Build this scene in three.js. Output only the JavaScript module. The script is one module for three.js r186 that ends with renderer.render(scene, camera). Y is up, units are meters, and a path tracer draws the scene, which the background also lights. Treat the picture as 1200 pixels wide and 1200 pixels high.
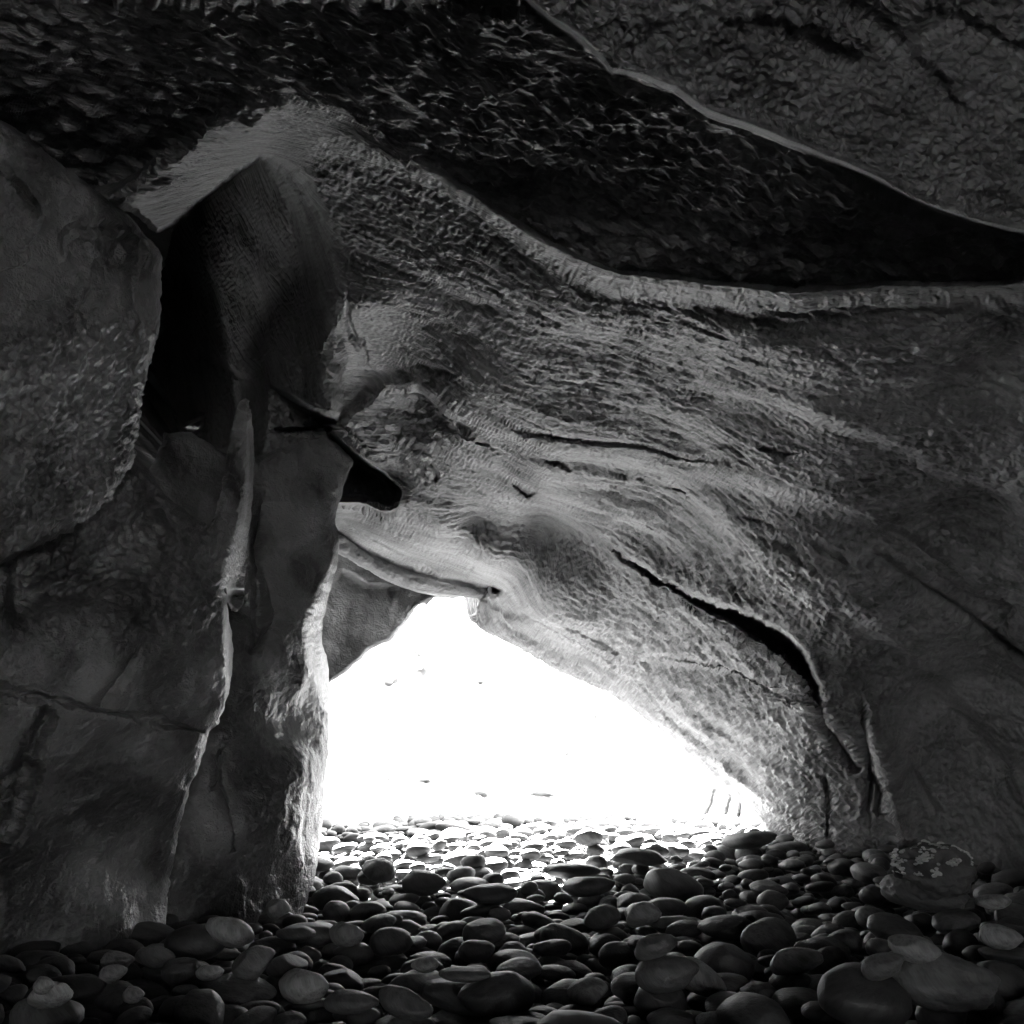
import * as THREE from 'three';
import { mergeVertices } from 'three/addons/utils/BufferGeometryUtils.js';

// ---------------------------------------------------------------- camera, sky, sun, exposure
const FOCAL = 1230, PITCH = Math.atan(300 / 1230), EYE = new THREE.Vector3(0, 0.85, 0);
const scene = new THREE.Scene();
const camera = new THREE.PerspectiveCamera(2 * Math.atan(600 / FOCAL) * 180 / Math.PI, 1, 0.05, 400);
camera.position.copy(EYE);
camera.rotation.set(PITCH, 0, 0);

const SUN = new THREE.Vector3(-0.15, 0.60, -0.78).normalize();
{
  const W = 256, H = 128, d = new Float32Array(W * H * 4);
  for (let j = 0; j < H; j++) for (let i = 0; i < W; i++) {
    const el = (j + 0.5) / H * Math.PI - Math.PI / 2, az = ((i + 0.5) / W - 0.5) * 2 * Math.PI;
    const dir = new THREE.Vector3(Math.cos(el) * Math.cos(az), Math.sin(el), Math.cos(el) * Math.sin(az));
    const c = Math.max(0, dir.dot(SUN));
    let L = dir.y >= 0 ? 0.125 + 0.075 * Math.pow(1 - dir.y, 3) + 0.20 * Math.pow(c, 12) : 0.05;
    const o = (j * W + i) * 4; d[o] = d[o + 1] = d[o + 2] = L; d[o + 3] = 1;
  }
  const sky = new THREE.DataTexture(d, W, H, THREE.RGBAFormat, THREE.FloatType);
  sky.mapping = THREE.EquirectangularReflectionMapping; sky.magFilter = THREE.LinearFilter; sky.minFilter = THREE.LinearFilter; sky.needsUpdate = true;
  scene.background = sky; scene.environment = sky;
}
const sun = new THREE.DirectionalLight(0xffffff, 5);
sun.position.copy(SUN).multiplyScalar(60).add(new THREE.Vector3(0, 0, -10));
sun.target.position.set(0, 0, -10); scene.add(sun, sun.target);
sun.castShadow = true; sun.shadow.mapSize.set(2048, 2048);
Object.assign(sun.shadow.camera, { left: -25, right: 25, top: 25, bottom: -25, near: 1, far: 120 });

const renderer = new THREE.WebGLRenderer({ antialias: true });
renderer.toneMapping = THREE.LinearToneMapping;
renderer.toneMappingExposure = 114;
renderer.shadowMap.enabled = true;

// ---------------------------------------------------------------- helpers
function rng(seed) { let a = seed >>> 0; return () => { a = (a + 0x6D2B79F5) >>> 0; let t = a; t = Math.imul(t ^ (t >>> 15), t | 1); t ^= t + Math.imul(t ^ (t >>> 7), t | 61); return ((t ^ (t >>> 14)) >>> 0) / 4294967296; }; }
const PERM = new Uint8Array(512); { const r = rng(7), p = [...Array(256).keys()]; for (let i = 255; i > 0; i--) { const j = Math.floor(r() * (i + 1)); [p[i], p[j]] = [p[j], p[i]]; } for (let i = 0; i < 512; i++) PERM[i] = p[i & 255]; }
const G3 = [[1,1,0],[-1,1,0],[1,-1,0],[-1,-1,0],[1,0,1],[-1,0,1],[1,0,-1],[-1,0,-1],[0,1,1],[0,-1,1],[0,1,-1],[0,-1,-1],[1,1,0],[-1,1,0],[0,-1,1],[0,-1,-1]];
const GX = new Float32Array(16), GY = new Float32Array(16), GZ = new Float32Array(16); G3.forEach((g, i) => { GX[i] = g[0]; GY[i] = g[1]; GZ[i] = g[2]; });
const fade = t => t * t * t * (t * (t * 6 - 15) + 10);
function noise(x, y, z) {
  const fx = Math.floor(x), fy = Math.floor(y), fz = Math.floor(z);
  const X = fx & 255, Y = fy & 255, Z = fz & 255; x -= fx; y -= fy; z -= fz;
  const u = fade(x), v = fade(y), w = fade(z);
  const A = PERM[X] + Y, B = PERM[X + 1] + Y, AA = PERM[A & 255] + Z, AB = PERM[(A + 1) & 255] + Z, BA = PERM[B & 255] + Z, BB = PERM[(B + 1) & 255] + Z;
  const g = (h, a, b, c) => { h = PERM[h & 255] & 15; return GX[h] * a + GY[h] * b + GZ[h] * c; };
  const l = (t, a, b) => a + t * (b - a);
  return l(w, l(v, l(u, g(AA, x, y, z), g(BA, x - 1, y, z)), l(u, g(AB, x, y - 1, z), g(BB, x - 1, y - 1, z))),
    l(v, l(u, g(AA + 1, x, y, z - 1), g(BA + 1, x - 1, y, z - 1)), l(u, g(AB + 1, x, y - 1, z - 1), g(BB + 1, x - 1, y - 1, z - 1))));
}
function fbm(x, y, z, n) { let s = 0, a = 1; for (let i = 0; i < n; i++) { s += a * noise(x, y, z); x = x * 2.03 + 7.1; y = y * 2.03 + 3.7; z = z * 2.03 + 1.3; a *= 0.5; } return s; }
const clamp = (x, a = 0, b = 1) => x < a ? a : x > b ? b : x;
const sstep = (a, b, x) => { const t = clamp((x - a) / (b - a)); return t * t * (3 - 2 * t); };
const CP = Math.cos(PITCH), SP = Math.sin(PITCH);
// direction through a picture point, scaled so that the third value is -1: a point at depth D lies at EYE + D * ray
function ray(u, v) { const x = (u - 600) / FOCAL, y = (600 - v) / FOCAL, ry = y * CP + SP, rz = CP - y * SP; return [x / rz, ry / rz]; }

// smooth open or closed line through points (each point may carry a third value)
function smoothLine(pts, closed = false, sub = 5) {
  const n = pts.length, out = [], P = i => closed ? pts[(i + n) % n] : pts[clamp(i, 0, n - 1)];
  const m = closed ? n : n - 1;
  for (let i = 0; i < m; i++) for (let k = 0; k < sub; k++) {
    const t = k / sub, a = P(i - 1), b = P(i), c = P(i + 1), d = P(i + 2);
    const q = j => { const [p0, p1, p2, p3] = [a[j] ?? 0, b[j] ?? 0, c[j] ?? 0, d[j] ?? 0]; return 0.5 * (2 * p1 + (p2 - p0) * t + (2 * p0 - 5 * p1 + 4 * p2 - p3) * t * t + (3 * p1 - p0 - 3 * p2 + p3) * t * t * t); };
    out.push([q(0), q(1), (b[2] ?? 0) + ((c[2] ?? 0) - (b[2] ?? 0)) * t]);
  }
  if (!closed) out.push([...pts[n - 1], 0, 0].slice(0, 3));
  return out;
}
// nearest place on a line: distance, signed side, parameter 0..1, third value
function makeNearest(line, closed) {
  const n = line.length, m = closed ? n : n - 1;
  let len = 0; const at = [0]; for (let i = 0; i < m; i++) { const a = line[i], b = line[(i + 1) % n]; len += Math.hypot(b[0] - a[0], b[1] - a[1]); at.push(len); }
  const xs = line.map(p => p[0]), ys = line.map(p => p[1]);
  const box = [Math.min(...xs), Math.min(...ys), Math.max(...xs), Math.max(...ys)];
  const R = { d: 0, side: 0, t: 0, w: 0 };
  return { box, len, find(u, v) {
    let best = 1e18, bi = 0, bt = 0;
    for (let i = 0; i < m; i++) {
      const a = line[i], b = line[(i + 1) % n], dx = b[0] - a[0], dy = b[1] - a[1], l2 = dx * dx + dy * dy || 1e-9;
      const t = clamp(((u - a[0]) * dx + (v - a[1]) * dy) / l2), ex = u - a[0] - t * dx, ey = v - a[1] - t * dy, e = ex * ex + ey * ey;
      if (e < best) { best = e; bi = i; bt = t; }
    }
    const a = line[bi], b = line[(bi + 1) % n];
    R.d = Math.sqrt(best); R.side = Math.sign((b[0] - a[0]) * (v - a[1]) - (b[1] - a[1]) * (u - a[0])) || 1;
    R.t = (at[bi] + bt * (at[bi + 1] - at[bi])) / len; R.w = a[2] + (b[2] - a[2]) * bt; return R;
  } };
}
function insidePoly(poly, u, v) { let c = false; for (let i = 0, j = poly.length - 1; i < poly.length; j = i++) { const a = poly[i], b = poly[j]; if ((a[1] > v) !== (b[1] > v) && u < (b[0] - a[0]) * (v - a[1]) / (b[1] - a[1]) + a[0]) c = !c; } return c; }

// thin-plate surface through [u, v, depth], in inverse depth so that flat stays flat
function thinPlate(pts, soft = 0.0) {
  const n = pts.length, N = n + 3, S = 400, A = Array.from({ length: N }, () => new Float64Array(N + 1));
  const k = r2 => r2 > 1e-12 ? 0.5 * r2 * Math.log(r2) : 0;
  for (let i = 0; i < n; i++) {
    for (let j = 0; j < n; j++) A[i][j] = k(((pts[i][0] - pts[j][0]) / S) ** 2 + ((pts[i][1] - pts[j][1]) / S) ** 2);
    A[i][i] += soft;
    A[i][n] = A[n][i] = 1; A[i][n + 1] = A[n + 1][i] = pts[i][0] / S; A[i][n + 2] = A[n + 2][i] = pts[i][1] / S; A[i][N] = 1 / pts[i][2];
  }
  for (let c = 0; c < N; c++) {
    let p = c; for (let r = c + 1; r < N; r++) if (Math.abs(A[r][c]) > Math.abs(A[p][c])) p = r;
    [A[c], A[p]] = [A[p], A[c]];
    for (let r = 0; r < N; r++) if (r !== c && A[r][c]) { const f = A[r][c] / A[c][c]; for (let q = c; q <= N; q++) A[r][q] -= f * A[c][q]; }
  }
  const w = A.map((row, i) => row[N] / row[i]);
  return (u, v) => { let s = w[n] + w[n + 1] * u / S + w[n + 2] * v / S; for (let i = 0; i < n; i++) { const dx = (u - pts[i][0]) / S, dy = (v - pts[i][1]) / S, r2 = dx * dx + dy * dy; if (r2 > 1e-12) s += w[i] * 0.5 * r2 * Math.log(r2); } return 1 / clamp(s, 0.02, 0.8); };
}
function axis(lo, hi, step, coarse, a = -12, b = 1212) { const o = []; for (let x = lo; x < hi; x += (x < a || x >= b) ? coarse : step) o.push(x); o.push(hi); return o; }

// A rock body from its visible face: a surveyed depth over the face, worked features, world-space relief, a trimmed outline and rock going back from the rim.
function rockFace({ u0, u1, v0, v1, step, coarse = 14, outline, depth, features = [], round = null, relief, tone, back = 1.5, spread = 0.25, rough = 1.2, soft = 0, rimTo = null, chart }) {
  const US = axis(u0, u1, step, coarse), VS = axis(v0, v1, step, coarse), nu = US.length, nv = VS.length, n = nu * nv;
  const base = thinPlate(depth, soft);
  const D = new Float32Array(n), S = new Float32Array(n).fill(1e3);
  // the plate is smooth: evaluate it on a coarse lattice, then cubic-free bilinear of inverse depth on a 6-pixel lattice
  const cs = 6, cu = Math.ceil((u1 - u0) / cs) + 2, cv = Math.ceil((v1 - v0) / cs) + 2, L = new Float32Array(cu * cv);
  for (let j = 0; j < cv; j++) for (let i = 0; i < cu; i++) L[j * cu + i] = 1 / base(u0 + i * cs, v0 + j * cs);
  const hermite = (p0, p1, p2, p3, t) => 0.5 * (2 * p1 + (p2 - p0) * t + (2 * p0 - 5 * p1 + 4 * p2 - p3) * t * t + (3 * p1 - p0 - 3 * p2 + p3) * t * t * t);
  const at = (i, j) => L[clamp(j, 0, cv - 1) * cu + clamp(i, 0, cu - 1)];
  for (let j = 0; j < nv; j++) for (let i = 0; i < nu; i++) {
    const x = (US[i] - u0) / cs, y = (VS[j] - v0) / cs, a = Math.floor(x), b = Math.floor(y), t = x - a, s = y - b;
    const r = k => hermite(at(a - 1, b + k), at(a, b + k), at(a + 1, b + k), at(a + 2, b + k), t);
    D[j * nu + i] = 1 / hermite(r(-1), r(0), r(1), r(2), s);
  }
  for (const f of features) {
    const closed = !!f.pit, line = smoothLine(f.pit || f.line, closed, f.sub ?? 5), near = makeNearest(line, closed);
    const reach = f.reach ?? 80, bx = near.box;
    for (let j = 0; j < nv; j++) {
      const v = VS[j]; if (v < bx[1] - reach || v > bx[3] + reach) continue;
      for (let i = 0; i < nu; i++) {
        const u = US[i]; if (u < bx[0] - reach || u > bx[2] + reach) continue;
        const o = j * nu + i, wob = f.wobble ?? 1.5;
        const uu = u + wob * noise(u / 17, v / 17, 3.1) + wob * 0.5 * noise(u / 5, v / 5, 8.1), vv = v + wob * noise(u / 17, v / 17, 9.7) + wob * 0.5 * noise(u / 5, v / 5, 1.7);
        const q = near.find(uu, vv);
        if (closed) {
          const sd = insidePoly(line, uu, vv) ? q.d : -q.d, soft = q.w || f.soft || 6, k = sstep(-soft * 0.25, soft, sd);
          if (k > 0) D[o] = f.to ? D[o] + ((typeof f.to === 'function' ? f.to(u, v) : f.to) - D[o]) * k : D[o] + (typeof f.by === 'function' ? f.by(u, v) : f.by) * k;
        } else {
          if (q.d > reach) continue;
          const e = f.ends ?? 0.08, taper = e > 0 ? sstep(0, e, q.t) * sstep(0, e, 1 - q.t) : 1;
          const sd = q.d * q.side;                       // positive below / right-hand side of the drawn direction
          let h = 0;
          if (f.kind === 'groove') h = f.by * Math.exp(-((q.d / (q.w || f.width)) ** 2));
          else if (f.kind === 'crest') h = f.by * Math.exp(-q.d / (sd > 0 ? f.below ?? f.width : f.above ?? f.width)) ;
          else if (f.kind === 'saw') h = f.by * (sd <= 0 ? 0 : sstep(0, f.width, sd) * Math.exp(-Math.max(0, sd - f.width) / f.fall));
          else if (f.kind === 'ridge') h = f.by * Math.exp(-((sd / (sd > 0 ? f.below ?? f.width : f.above ?? f.width)) ** 2));
          D[o] += h * taper * sstep(reach, reach * 0.55, q.d);
        }
      }
    }
  }
  let outlineLine = null;
  if (outline) {
    outlineLine = smoothLine(outline, true, 4); const near = makeNearest(outlineLine, true);
    for (let j = 0; j < nv; j++) for (let i = 0; i < nu; i++) {
      const u = US[i], v = VS[j], q = near.find(u, v), o = j * nu + i;
      const wob = rough * (noise(u / 13, v / 13, 5.5) + 0.6 * noise(u / 4.5, v / 4.5, 2.5));
      S[o] = (insidePoly(outlineLine, u, v) ? q.d : -q.d) + (q.d < 40 ? wob : 0);
      if (round) { const w = q.w || round.width, s = S[o] - (q.d < 40 ? wob : 0) + 1; if (s < w) { const t = clamp(1 - s / w, 0, 1.0); D[o] += round.by * (1 - Math.sqrt(1 - 0.985 * t * t)); } }
    }
  }
  // positions, smooth normals, relief along the normal
  const P = new Float32Array(n * 3);
  for (let j = 0; j < nv; j++) for (let i = 0; i < nu; i++) { const o = j * nu + i, r = ray(US[i], VS[j]); P[o * 3] = EYE.x + D[o] * r[0]; P[o * 3 + 1] = EYE.y + D[o] * r[1]; P[o * 3 + 2] = -D[o]; }
  const col = new Float32Array(n * 3);
  const K = Math.max(1, Math.round(7 / step)), NP = new Float32Array(n * 3);
  for (let j = 0; j < nv; j++) for (let i = 0; i < nu; i++) {
    const o = j * nu + i, a = (j * nu + Math.max(0, i - K)) * 3, b = (j * nu + Math.min(nu - 1, i + K)) * 3, c = (Math.max(0, j - K) * nu + i) * 3, d = (Math.min(nv - 1, j + K) * nu + i) * 3;
    const ax = P[b] - P[a], ay = P[b + 1] - P[a + 1], az = P[b + 2] - P[a + 2], bx = P[c] - P[d], by = P[c + 1] - P[d + 1], bz = P[c + 2] - P[d + 2];
    let nx = ay * bz - az * by, ny = az * bx - ax * bz, nz = ax * by - ay * bx; const l = Math.hypot(nx, ny, nz) || 1; nx /= l; ny /= l; nz /= l;
    const px = P[o * 3] - EYE.x, py = P[o * 3 + 1] - EYE.y, pz = P[o * 3 + 2] - EYE.z, facing = Math.abs(nx * px + ny * py + nz * pz) / Math.hypot(px, py, pz);
    const h = sstep(0.08, 0.45, facing) * relief(P[o * 3], P[o * 3 + 1], P[o * 3 + 2], US[i], VS[j]);
    NP[o * 3] = P[o * 3] + nx * h; NP[o * 3 + 1] = P[o * 3 + 1] + ny * h; NP[o * 3 + 2] = P[o * 3 + 2] + nz * h;
    const t = tone(P[o * 3], P[o * 3 + 1], P[o * 3 + 2], US[i], VS[j]); col[o * 3] = col[o * 3 + 1] = col[o * 3 + 2] = t;
  }
  const pos = [], cc = [], idx = [], map = new Int32Array(n).fill(-1), cut = new Map(), rim = [], uvp = [];
  const keep = o => { if (map[o] < 0) { map[o] = pos.length / 3; pos.push(NP[o * 3], NP[o * 3 + 1], NP[o * 3 + 2]); cc.push(col[o * 3]); uvp.push(US[o % nu], VS[(o / nu) | 0]); } return map[o]; };
  const split = (a, b) => { const key = a < b ? a * n + b : b * n + a; let m = cut.get(key); if (m === undefined) { const t = S[a] / (S[a] - S[b]); m = pos.length / 3; for (let k = 0; k < 3; k++) pos.push(NP[a * 3 + k] + (NP[b * 3 + k] - NP[a * 3 + k]) * t); cc.push(col[a * 3]); uvp.push(US[a % nu], VS[(a / nu) | 0]); cut.set(key, m); } return m; };
  const tri = (a, b, c) => {
    const ia = S[a] > 0, ib = S[b] > 0, ic = S[c] > 0, k = ia + ib + ic;
    if (k === 3) idx.push(keep(a), keep(b), keep(c));
    else if (k === 1) { if (ib) [a, b, c] = [b, c, a]; else if (ic) [a, b, c] = [c, a, b]; const p = split(a, b), q = split(a, c); idx.push(keep(a), p, q); rim.push([p, q]); }
    else if (k === 2) { if (!ib) [a, b, c] = [b, c, a]; else if (!ic) [a, b, c] = [c, a, b]; const p = split(b, a), q = split(c, a); idx.push(p, keep(b), keep(c), p, keep(c), q); rim.push([q, p]); }
  };
  for (let j = 0; j < nv - 1; j++) for (let i = 0; i < nu - 1; i++) { const a = j * nu + i, b = a + 1, c = a + nu, d = c + 1; tri(a, c, b); tri(b, c, d); }
  // grid border goes back as well
  const edge = (a, b) => { if (S[a] > 0 && S[b] > 0) rim.push([keep(a), keep(b)]); };
  for (let i = 0; i < nu - 1; i++) { edge(i + 1, i); edge((nv - 1) * nu + i, (nv - 1) * nu + i + 1); }
  for (let j = 0; j < nv - 1; j++) { edge(j * nu, (j + 1) * nu); edge((j + 1) * nu + nu - 1, j * nu + nu - 1); }
  // rock going back from the rim, in four rows, leaning outwards
  let cxm = 0, cym = 0; for (const r of rim) { cxm += uvp[r[0] * 2]; cym += uvp[r[0] * 2 + 1]; } cxm /= rim.length || 1; cym /= rim.length || 1;
  const bp = (m, k) => {
    if (rimTo) return rimTo(pos[m * 3], pos[m * 3 + 1], pos[m * 3 + 2], k);
    const x = pos[m * 3], y = pos[m * 3 + 1], z = pos[m * 3 + 2], dx = x - EYE.x, dy = y - EYE.y, dz = z - EYE.z, l = Math.hypot(dx, dy, dz);
    const g = outlineLine && uvp ? outward(uvp[m * 2], uvp[m * 2 + 1]) : [0, 0];
    const b = back * k, s = spread * k * k * back, w = 0.07 * k * noise(x * 2 + k * 3, y * 2, z * 2);
    return [x + dx / l * b + g[0] * s + w, y + dy / l * b - g[1] * s + w, z + dz / l * b + w];
  };
  const nearO = outlineLine ? makeNearest(outlineLine, true) : null;
  function outward(u, v) { const e = 4, f = (a, b) => (insidePoly(outlineLine, a, b) ? 1 : -1) * nearO.find(a, b).d; const gx = f(u + e, v) - f(u - e, v), gy = f(u, v + e) - f(u, v - e), l = Math.hypot(gx, gy) || 1; return [gx / l, gy / l]; }
  const rows = 4, ring = new Map();
  const rv = (m, k) => { const key = m * (rows + 1) + k; let o = ring.get(key); if (o === undefined) { const p = k ? bp(m, k / rows) : [pos[m * 3], pos[m * 3 + 1], pos[m * 3 + 2]]; o = pos.length / 3; pos.push(...p); cc.push(cc[m]); ring.set(key, o); } return o; };
  if (back > 0) for (const [a, b] of rim) for (let k = 0; k < rows; k++) { const p = rv(a, k), q = rv(b, k), r = rv(a, k + 1), s = rv(b, k + 1); idx.push(p, r, q, q, r, s); }
  const g = new THREE.BufferGeometry();
  g.setAttribute('position', new THREE.Float32BufferAttribute(pos, 3));
  const c3 = new Float32Array(cc.length * 3), uv = new Float32Array(cc.length * 2);
  for (let i = 0; i < cc.length; i++) { c3[i * 3] = c3[i * 3 + 1] = c3[i * 3 + 2] = cc[i]; const x = pos[i * 3], y = pos[i * 3 + 1], z = pos[i * 3 + 2]; [uv[i * 2], uv[i * 2 + 1]] = chart(x, y, z); }
  g.setAttribute('color', new THREE.BufferAttribute(c3, 3)); g.setAttribute('uv', new THREE.BufferAttribute(uv, 2));
  g.setIndex(idx); g.computeVertexNormals();
  return g;
}

// ---------------------------------------------------------------- materials
function grainTexture(size, seed, cells, stretch = 1) {           // fine grain, tiling, one metre across
  const d = new Uint8Array(size * size * 4);
  const wrap = (n, k) => ((n % k) + k) % k;
  const hash = (i, j, c) => PERM[(PERM[(PERM[(i + seed) & 255] + j) & 255] + c) & 255] / 127.5 - 1;
  const per = (x, y, c, s) => { const cx = Math.max(2, Math.round(c / stretch)), X = x / size * cx, Y = y / size * c, i = Math.floor(X), j = Math.floor(Y), t = fade(X - i), q = fade(Y - j), h = (a, b) => hash(wrap(i + a, cx), wrap(j + b, c), c + s); const m = h(0, 0) + (h(1, 0) - h(0, 0)) * t, n = h(0, 1) + (h(1, 1) - h(0, 1)) * t; return 0.6 * (m + (n - m) * q); };
  for (let y = 0; y < size; y++) for (let x = 0; x < size; x++) {
    let s = 0, a = 0.55; for (const c of cells) { const q = per(x, y, c, seed + c); s += a * (q - 0.9 * Math.max(0, q - 0.12)); a *= 0.72; }
    const k = clamp(0.5 + 0.5 * s) * 255, o = (y * size + x) * 4; d[o] = d[o + 1] = d[o + 2] = k; d[o + 3] = 255;
  }
  const t = new THREE.DataTexture(d, size, size, THREE.RGBAFormat); t.wrapS = t.wrapT = THREE.RepeatWrapping; t.magFilter = THREE.LinearFilter; t.minFilter = THREE.LinearMipmapLinearFilter; t.generateMipmaps = true; t.needsUpdate = true; return t;
}
const grain = grainTexture(1024, 3, [22, 48, 95, 190]);
const bedGrain = grainTexture(1024, 5, [30, 64, 130, 240], 2.6);
const rockMat = new THREE.MeshStandardMaterial({ color: 0xffffff, vertexColors: true, roughness: 0.52, bumpMap: bedGrain, bumpScale: 0.028 });
const wetMat = new THREE.MeshStandardMaterial({ color: 0xffffff, vertexColors: true, roughness: 0.42, bumpMap: grain, bumpScale: 0.026 });
const outerMat = new THREE.MeshStandardMaterial({ color: 0xffffff, vertexColors: true, roughness: 0.85 });
const bedMat = new THREE.MeshStandardMaterial({ color: new THREE.Color().setRGB(0.16, 0.16, 0.16), roughness: 0.9, bumpMap: grain, bumpScale: 0.02 });

function add(name, geo, mat, data, parent = scene) { const m = new THREE.Mesh(geo, mat); m.name = name; m.castShadow = m.receiveShadow = true; if (data) m.userData = data; parent.add(m); return m; }

// strata run down to the right and away, as the bedding in the roof does
function strata(x, y, z, along, across, ax = 0.76, ay = -0.27, az = -0.59) {
  const l = Math.hypot(ax, ay, az); ax /= l; ay /= l; az /= l;
  const s = x * ax + y * ay + z * az, px = x - s * ax, py = y - s * ay, pz = z - s * az;
  return [px / across + s * ax / along, py / across + s * ay / along, pz / across + s * az / along];
}
const blob = (u, v, cu, cv, ru, rv) => { const a = (u - cu) / ru, b = (v - cv) / rv; return Math.exp(-(a * a + b * b)); };

// ---------------------------------------------------------------- the cave roof with the right-hand wall
const CREST = [[195, 262], [250, 217], [303, 181], [335, 160], [380, 153], [440, 168], [500, 198], [580, 250], [650, 292], [720, 321], [800, 332], [880, 340], [940, 345], [1040, 338], [1120, 338], [1200, 335], [1330, 320]];
const crestV = u => { for (let i = 1; i < CREST.length; i++) if (u <= CREST[i][0]) { const a = CREST[i - 1], b = CREST[i], t = clamp((u - a[0]) / (b[0] - a[0])); return a[1] + (b[1] - a[1]) * t; } return 320; };
const roofDepth = [
  [-350, -350, 2.4], [0, -350, 2.5], [600, -350, 2.7], [1200, -350, 2.6], [1500, -350, 2.5], [600, -170, 3.0],
  [-350, 0, 2.9], [0, 0, 3.2], [200, 0, 3.35], [440, 0, 3.4], [720, 0, 3.55], [940, 0, 3.5], [1200, 0, 3.4], [1500, 0, 3.1],
  [0, 100, 3.6], [200, 130, 3.95], [440, 100, 3.9], [720, 120, 4.12], [940, 150, 4.1], [1200, 150, 4.0],
  [720, 240, 4.64], [940, 250, 4.62], [1200, 270, 4.5],
  [195, 262, 5.0], [250, 218, 4.95], [303, 182, 4.75], [335, 160, 4.4], [172, 230, 4.4], [226, 188, 4.3], [278, 154, 4.15], [440, 168, 4.3], [580, 250, 4.65], [720, 321, 5.05], [940, 345, 5.05], [1200, 335, 5.3], [1500, 335, 4.6],
  [-350, 500, 5.0], [0, 400, 5.5], [0, 800, 8.5], [-350, 900, 8.0],
  [300, 300, 5.6], [450, 300, 5.4], [580, 330, 5.4], [600, 420, 6.3], [720, 420, 6.3], [860, 450, 6.3], [1000, 450, 6.1], [1200, 500, 6.6],
  [350, 440, 7.0], [425, 345, 5.75], [445, 425, 7.1], [400, 500, 7.8], [480, 440, 7.2], [520, 490, 7.3], [600, 520, 7.6], [720, 520, 7.5], [860, 560, 7.5], [1000, 600, 7.5],
  [460, 560, 8.5], [540, 560, 8.4], [640, 560, 8.05], [560, 612, 9.3], [640, 612, 9.5], [700, 625, 9.2], [640, 700, 9.75], [570, 660, 9.6], [640, 770, 11.4], [560, 735, 11.4],
  [393, 592, 8.2], [455, 600, 8.6], [510, 632, 9.2], [395, 618, 9.6], [450, 648, 10.1], [500, 668, 10.6], [566, 690, 11.0], [390, 700, 10.4], [200, 620, 9.5],
  [800, 640, 8.9], [800, 700, 9.3], [720, 720, 9.9], [800, 760, 9.9], [720, 790, 11.0], [800, 820, 10.5], [800, 872, 11.5], [720, 815, 11.5],
  [900, 660, 8.2], [900, 780, 9.3], [900, 850, 9.6], [900, 920, 10.3], [870, 945, 11.3], [900, 980, 11.2],
  [1000, 700, 8.1], [1000, 800, 8.8], [1000, 900, 9.3], [1000, 1005, 9.7],
  [1100, 600, 7.7], [1100, 800, 8.9], [1100, 1020, 9.5],
  [1200, 700, 8.3], [1200, 900, 9.1], [1200, 1020, 9.3], [1500, 700, 6.6], [1500, 1060, 8.0], [1500, 1200, 7.9], [1200, 1150, 9.2], [1000, 1120, 9.7], [900, 1100, 10.8],
];
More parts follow.
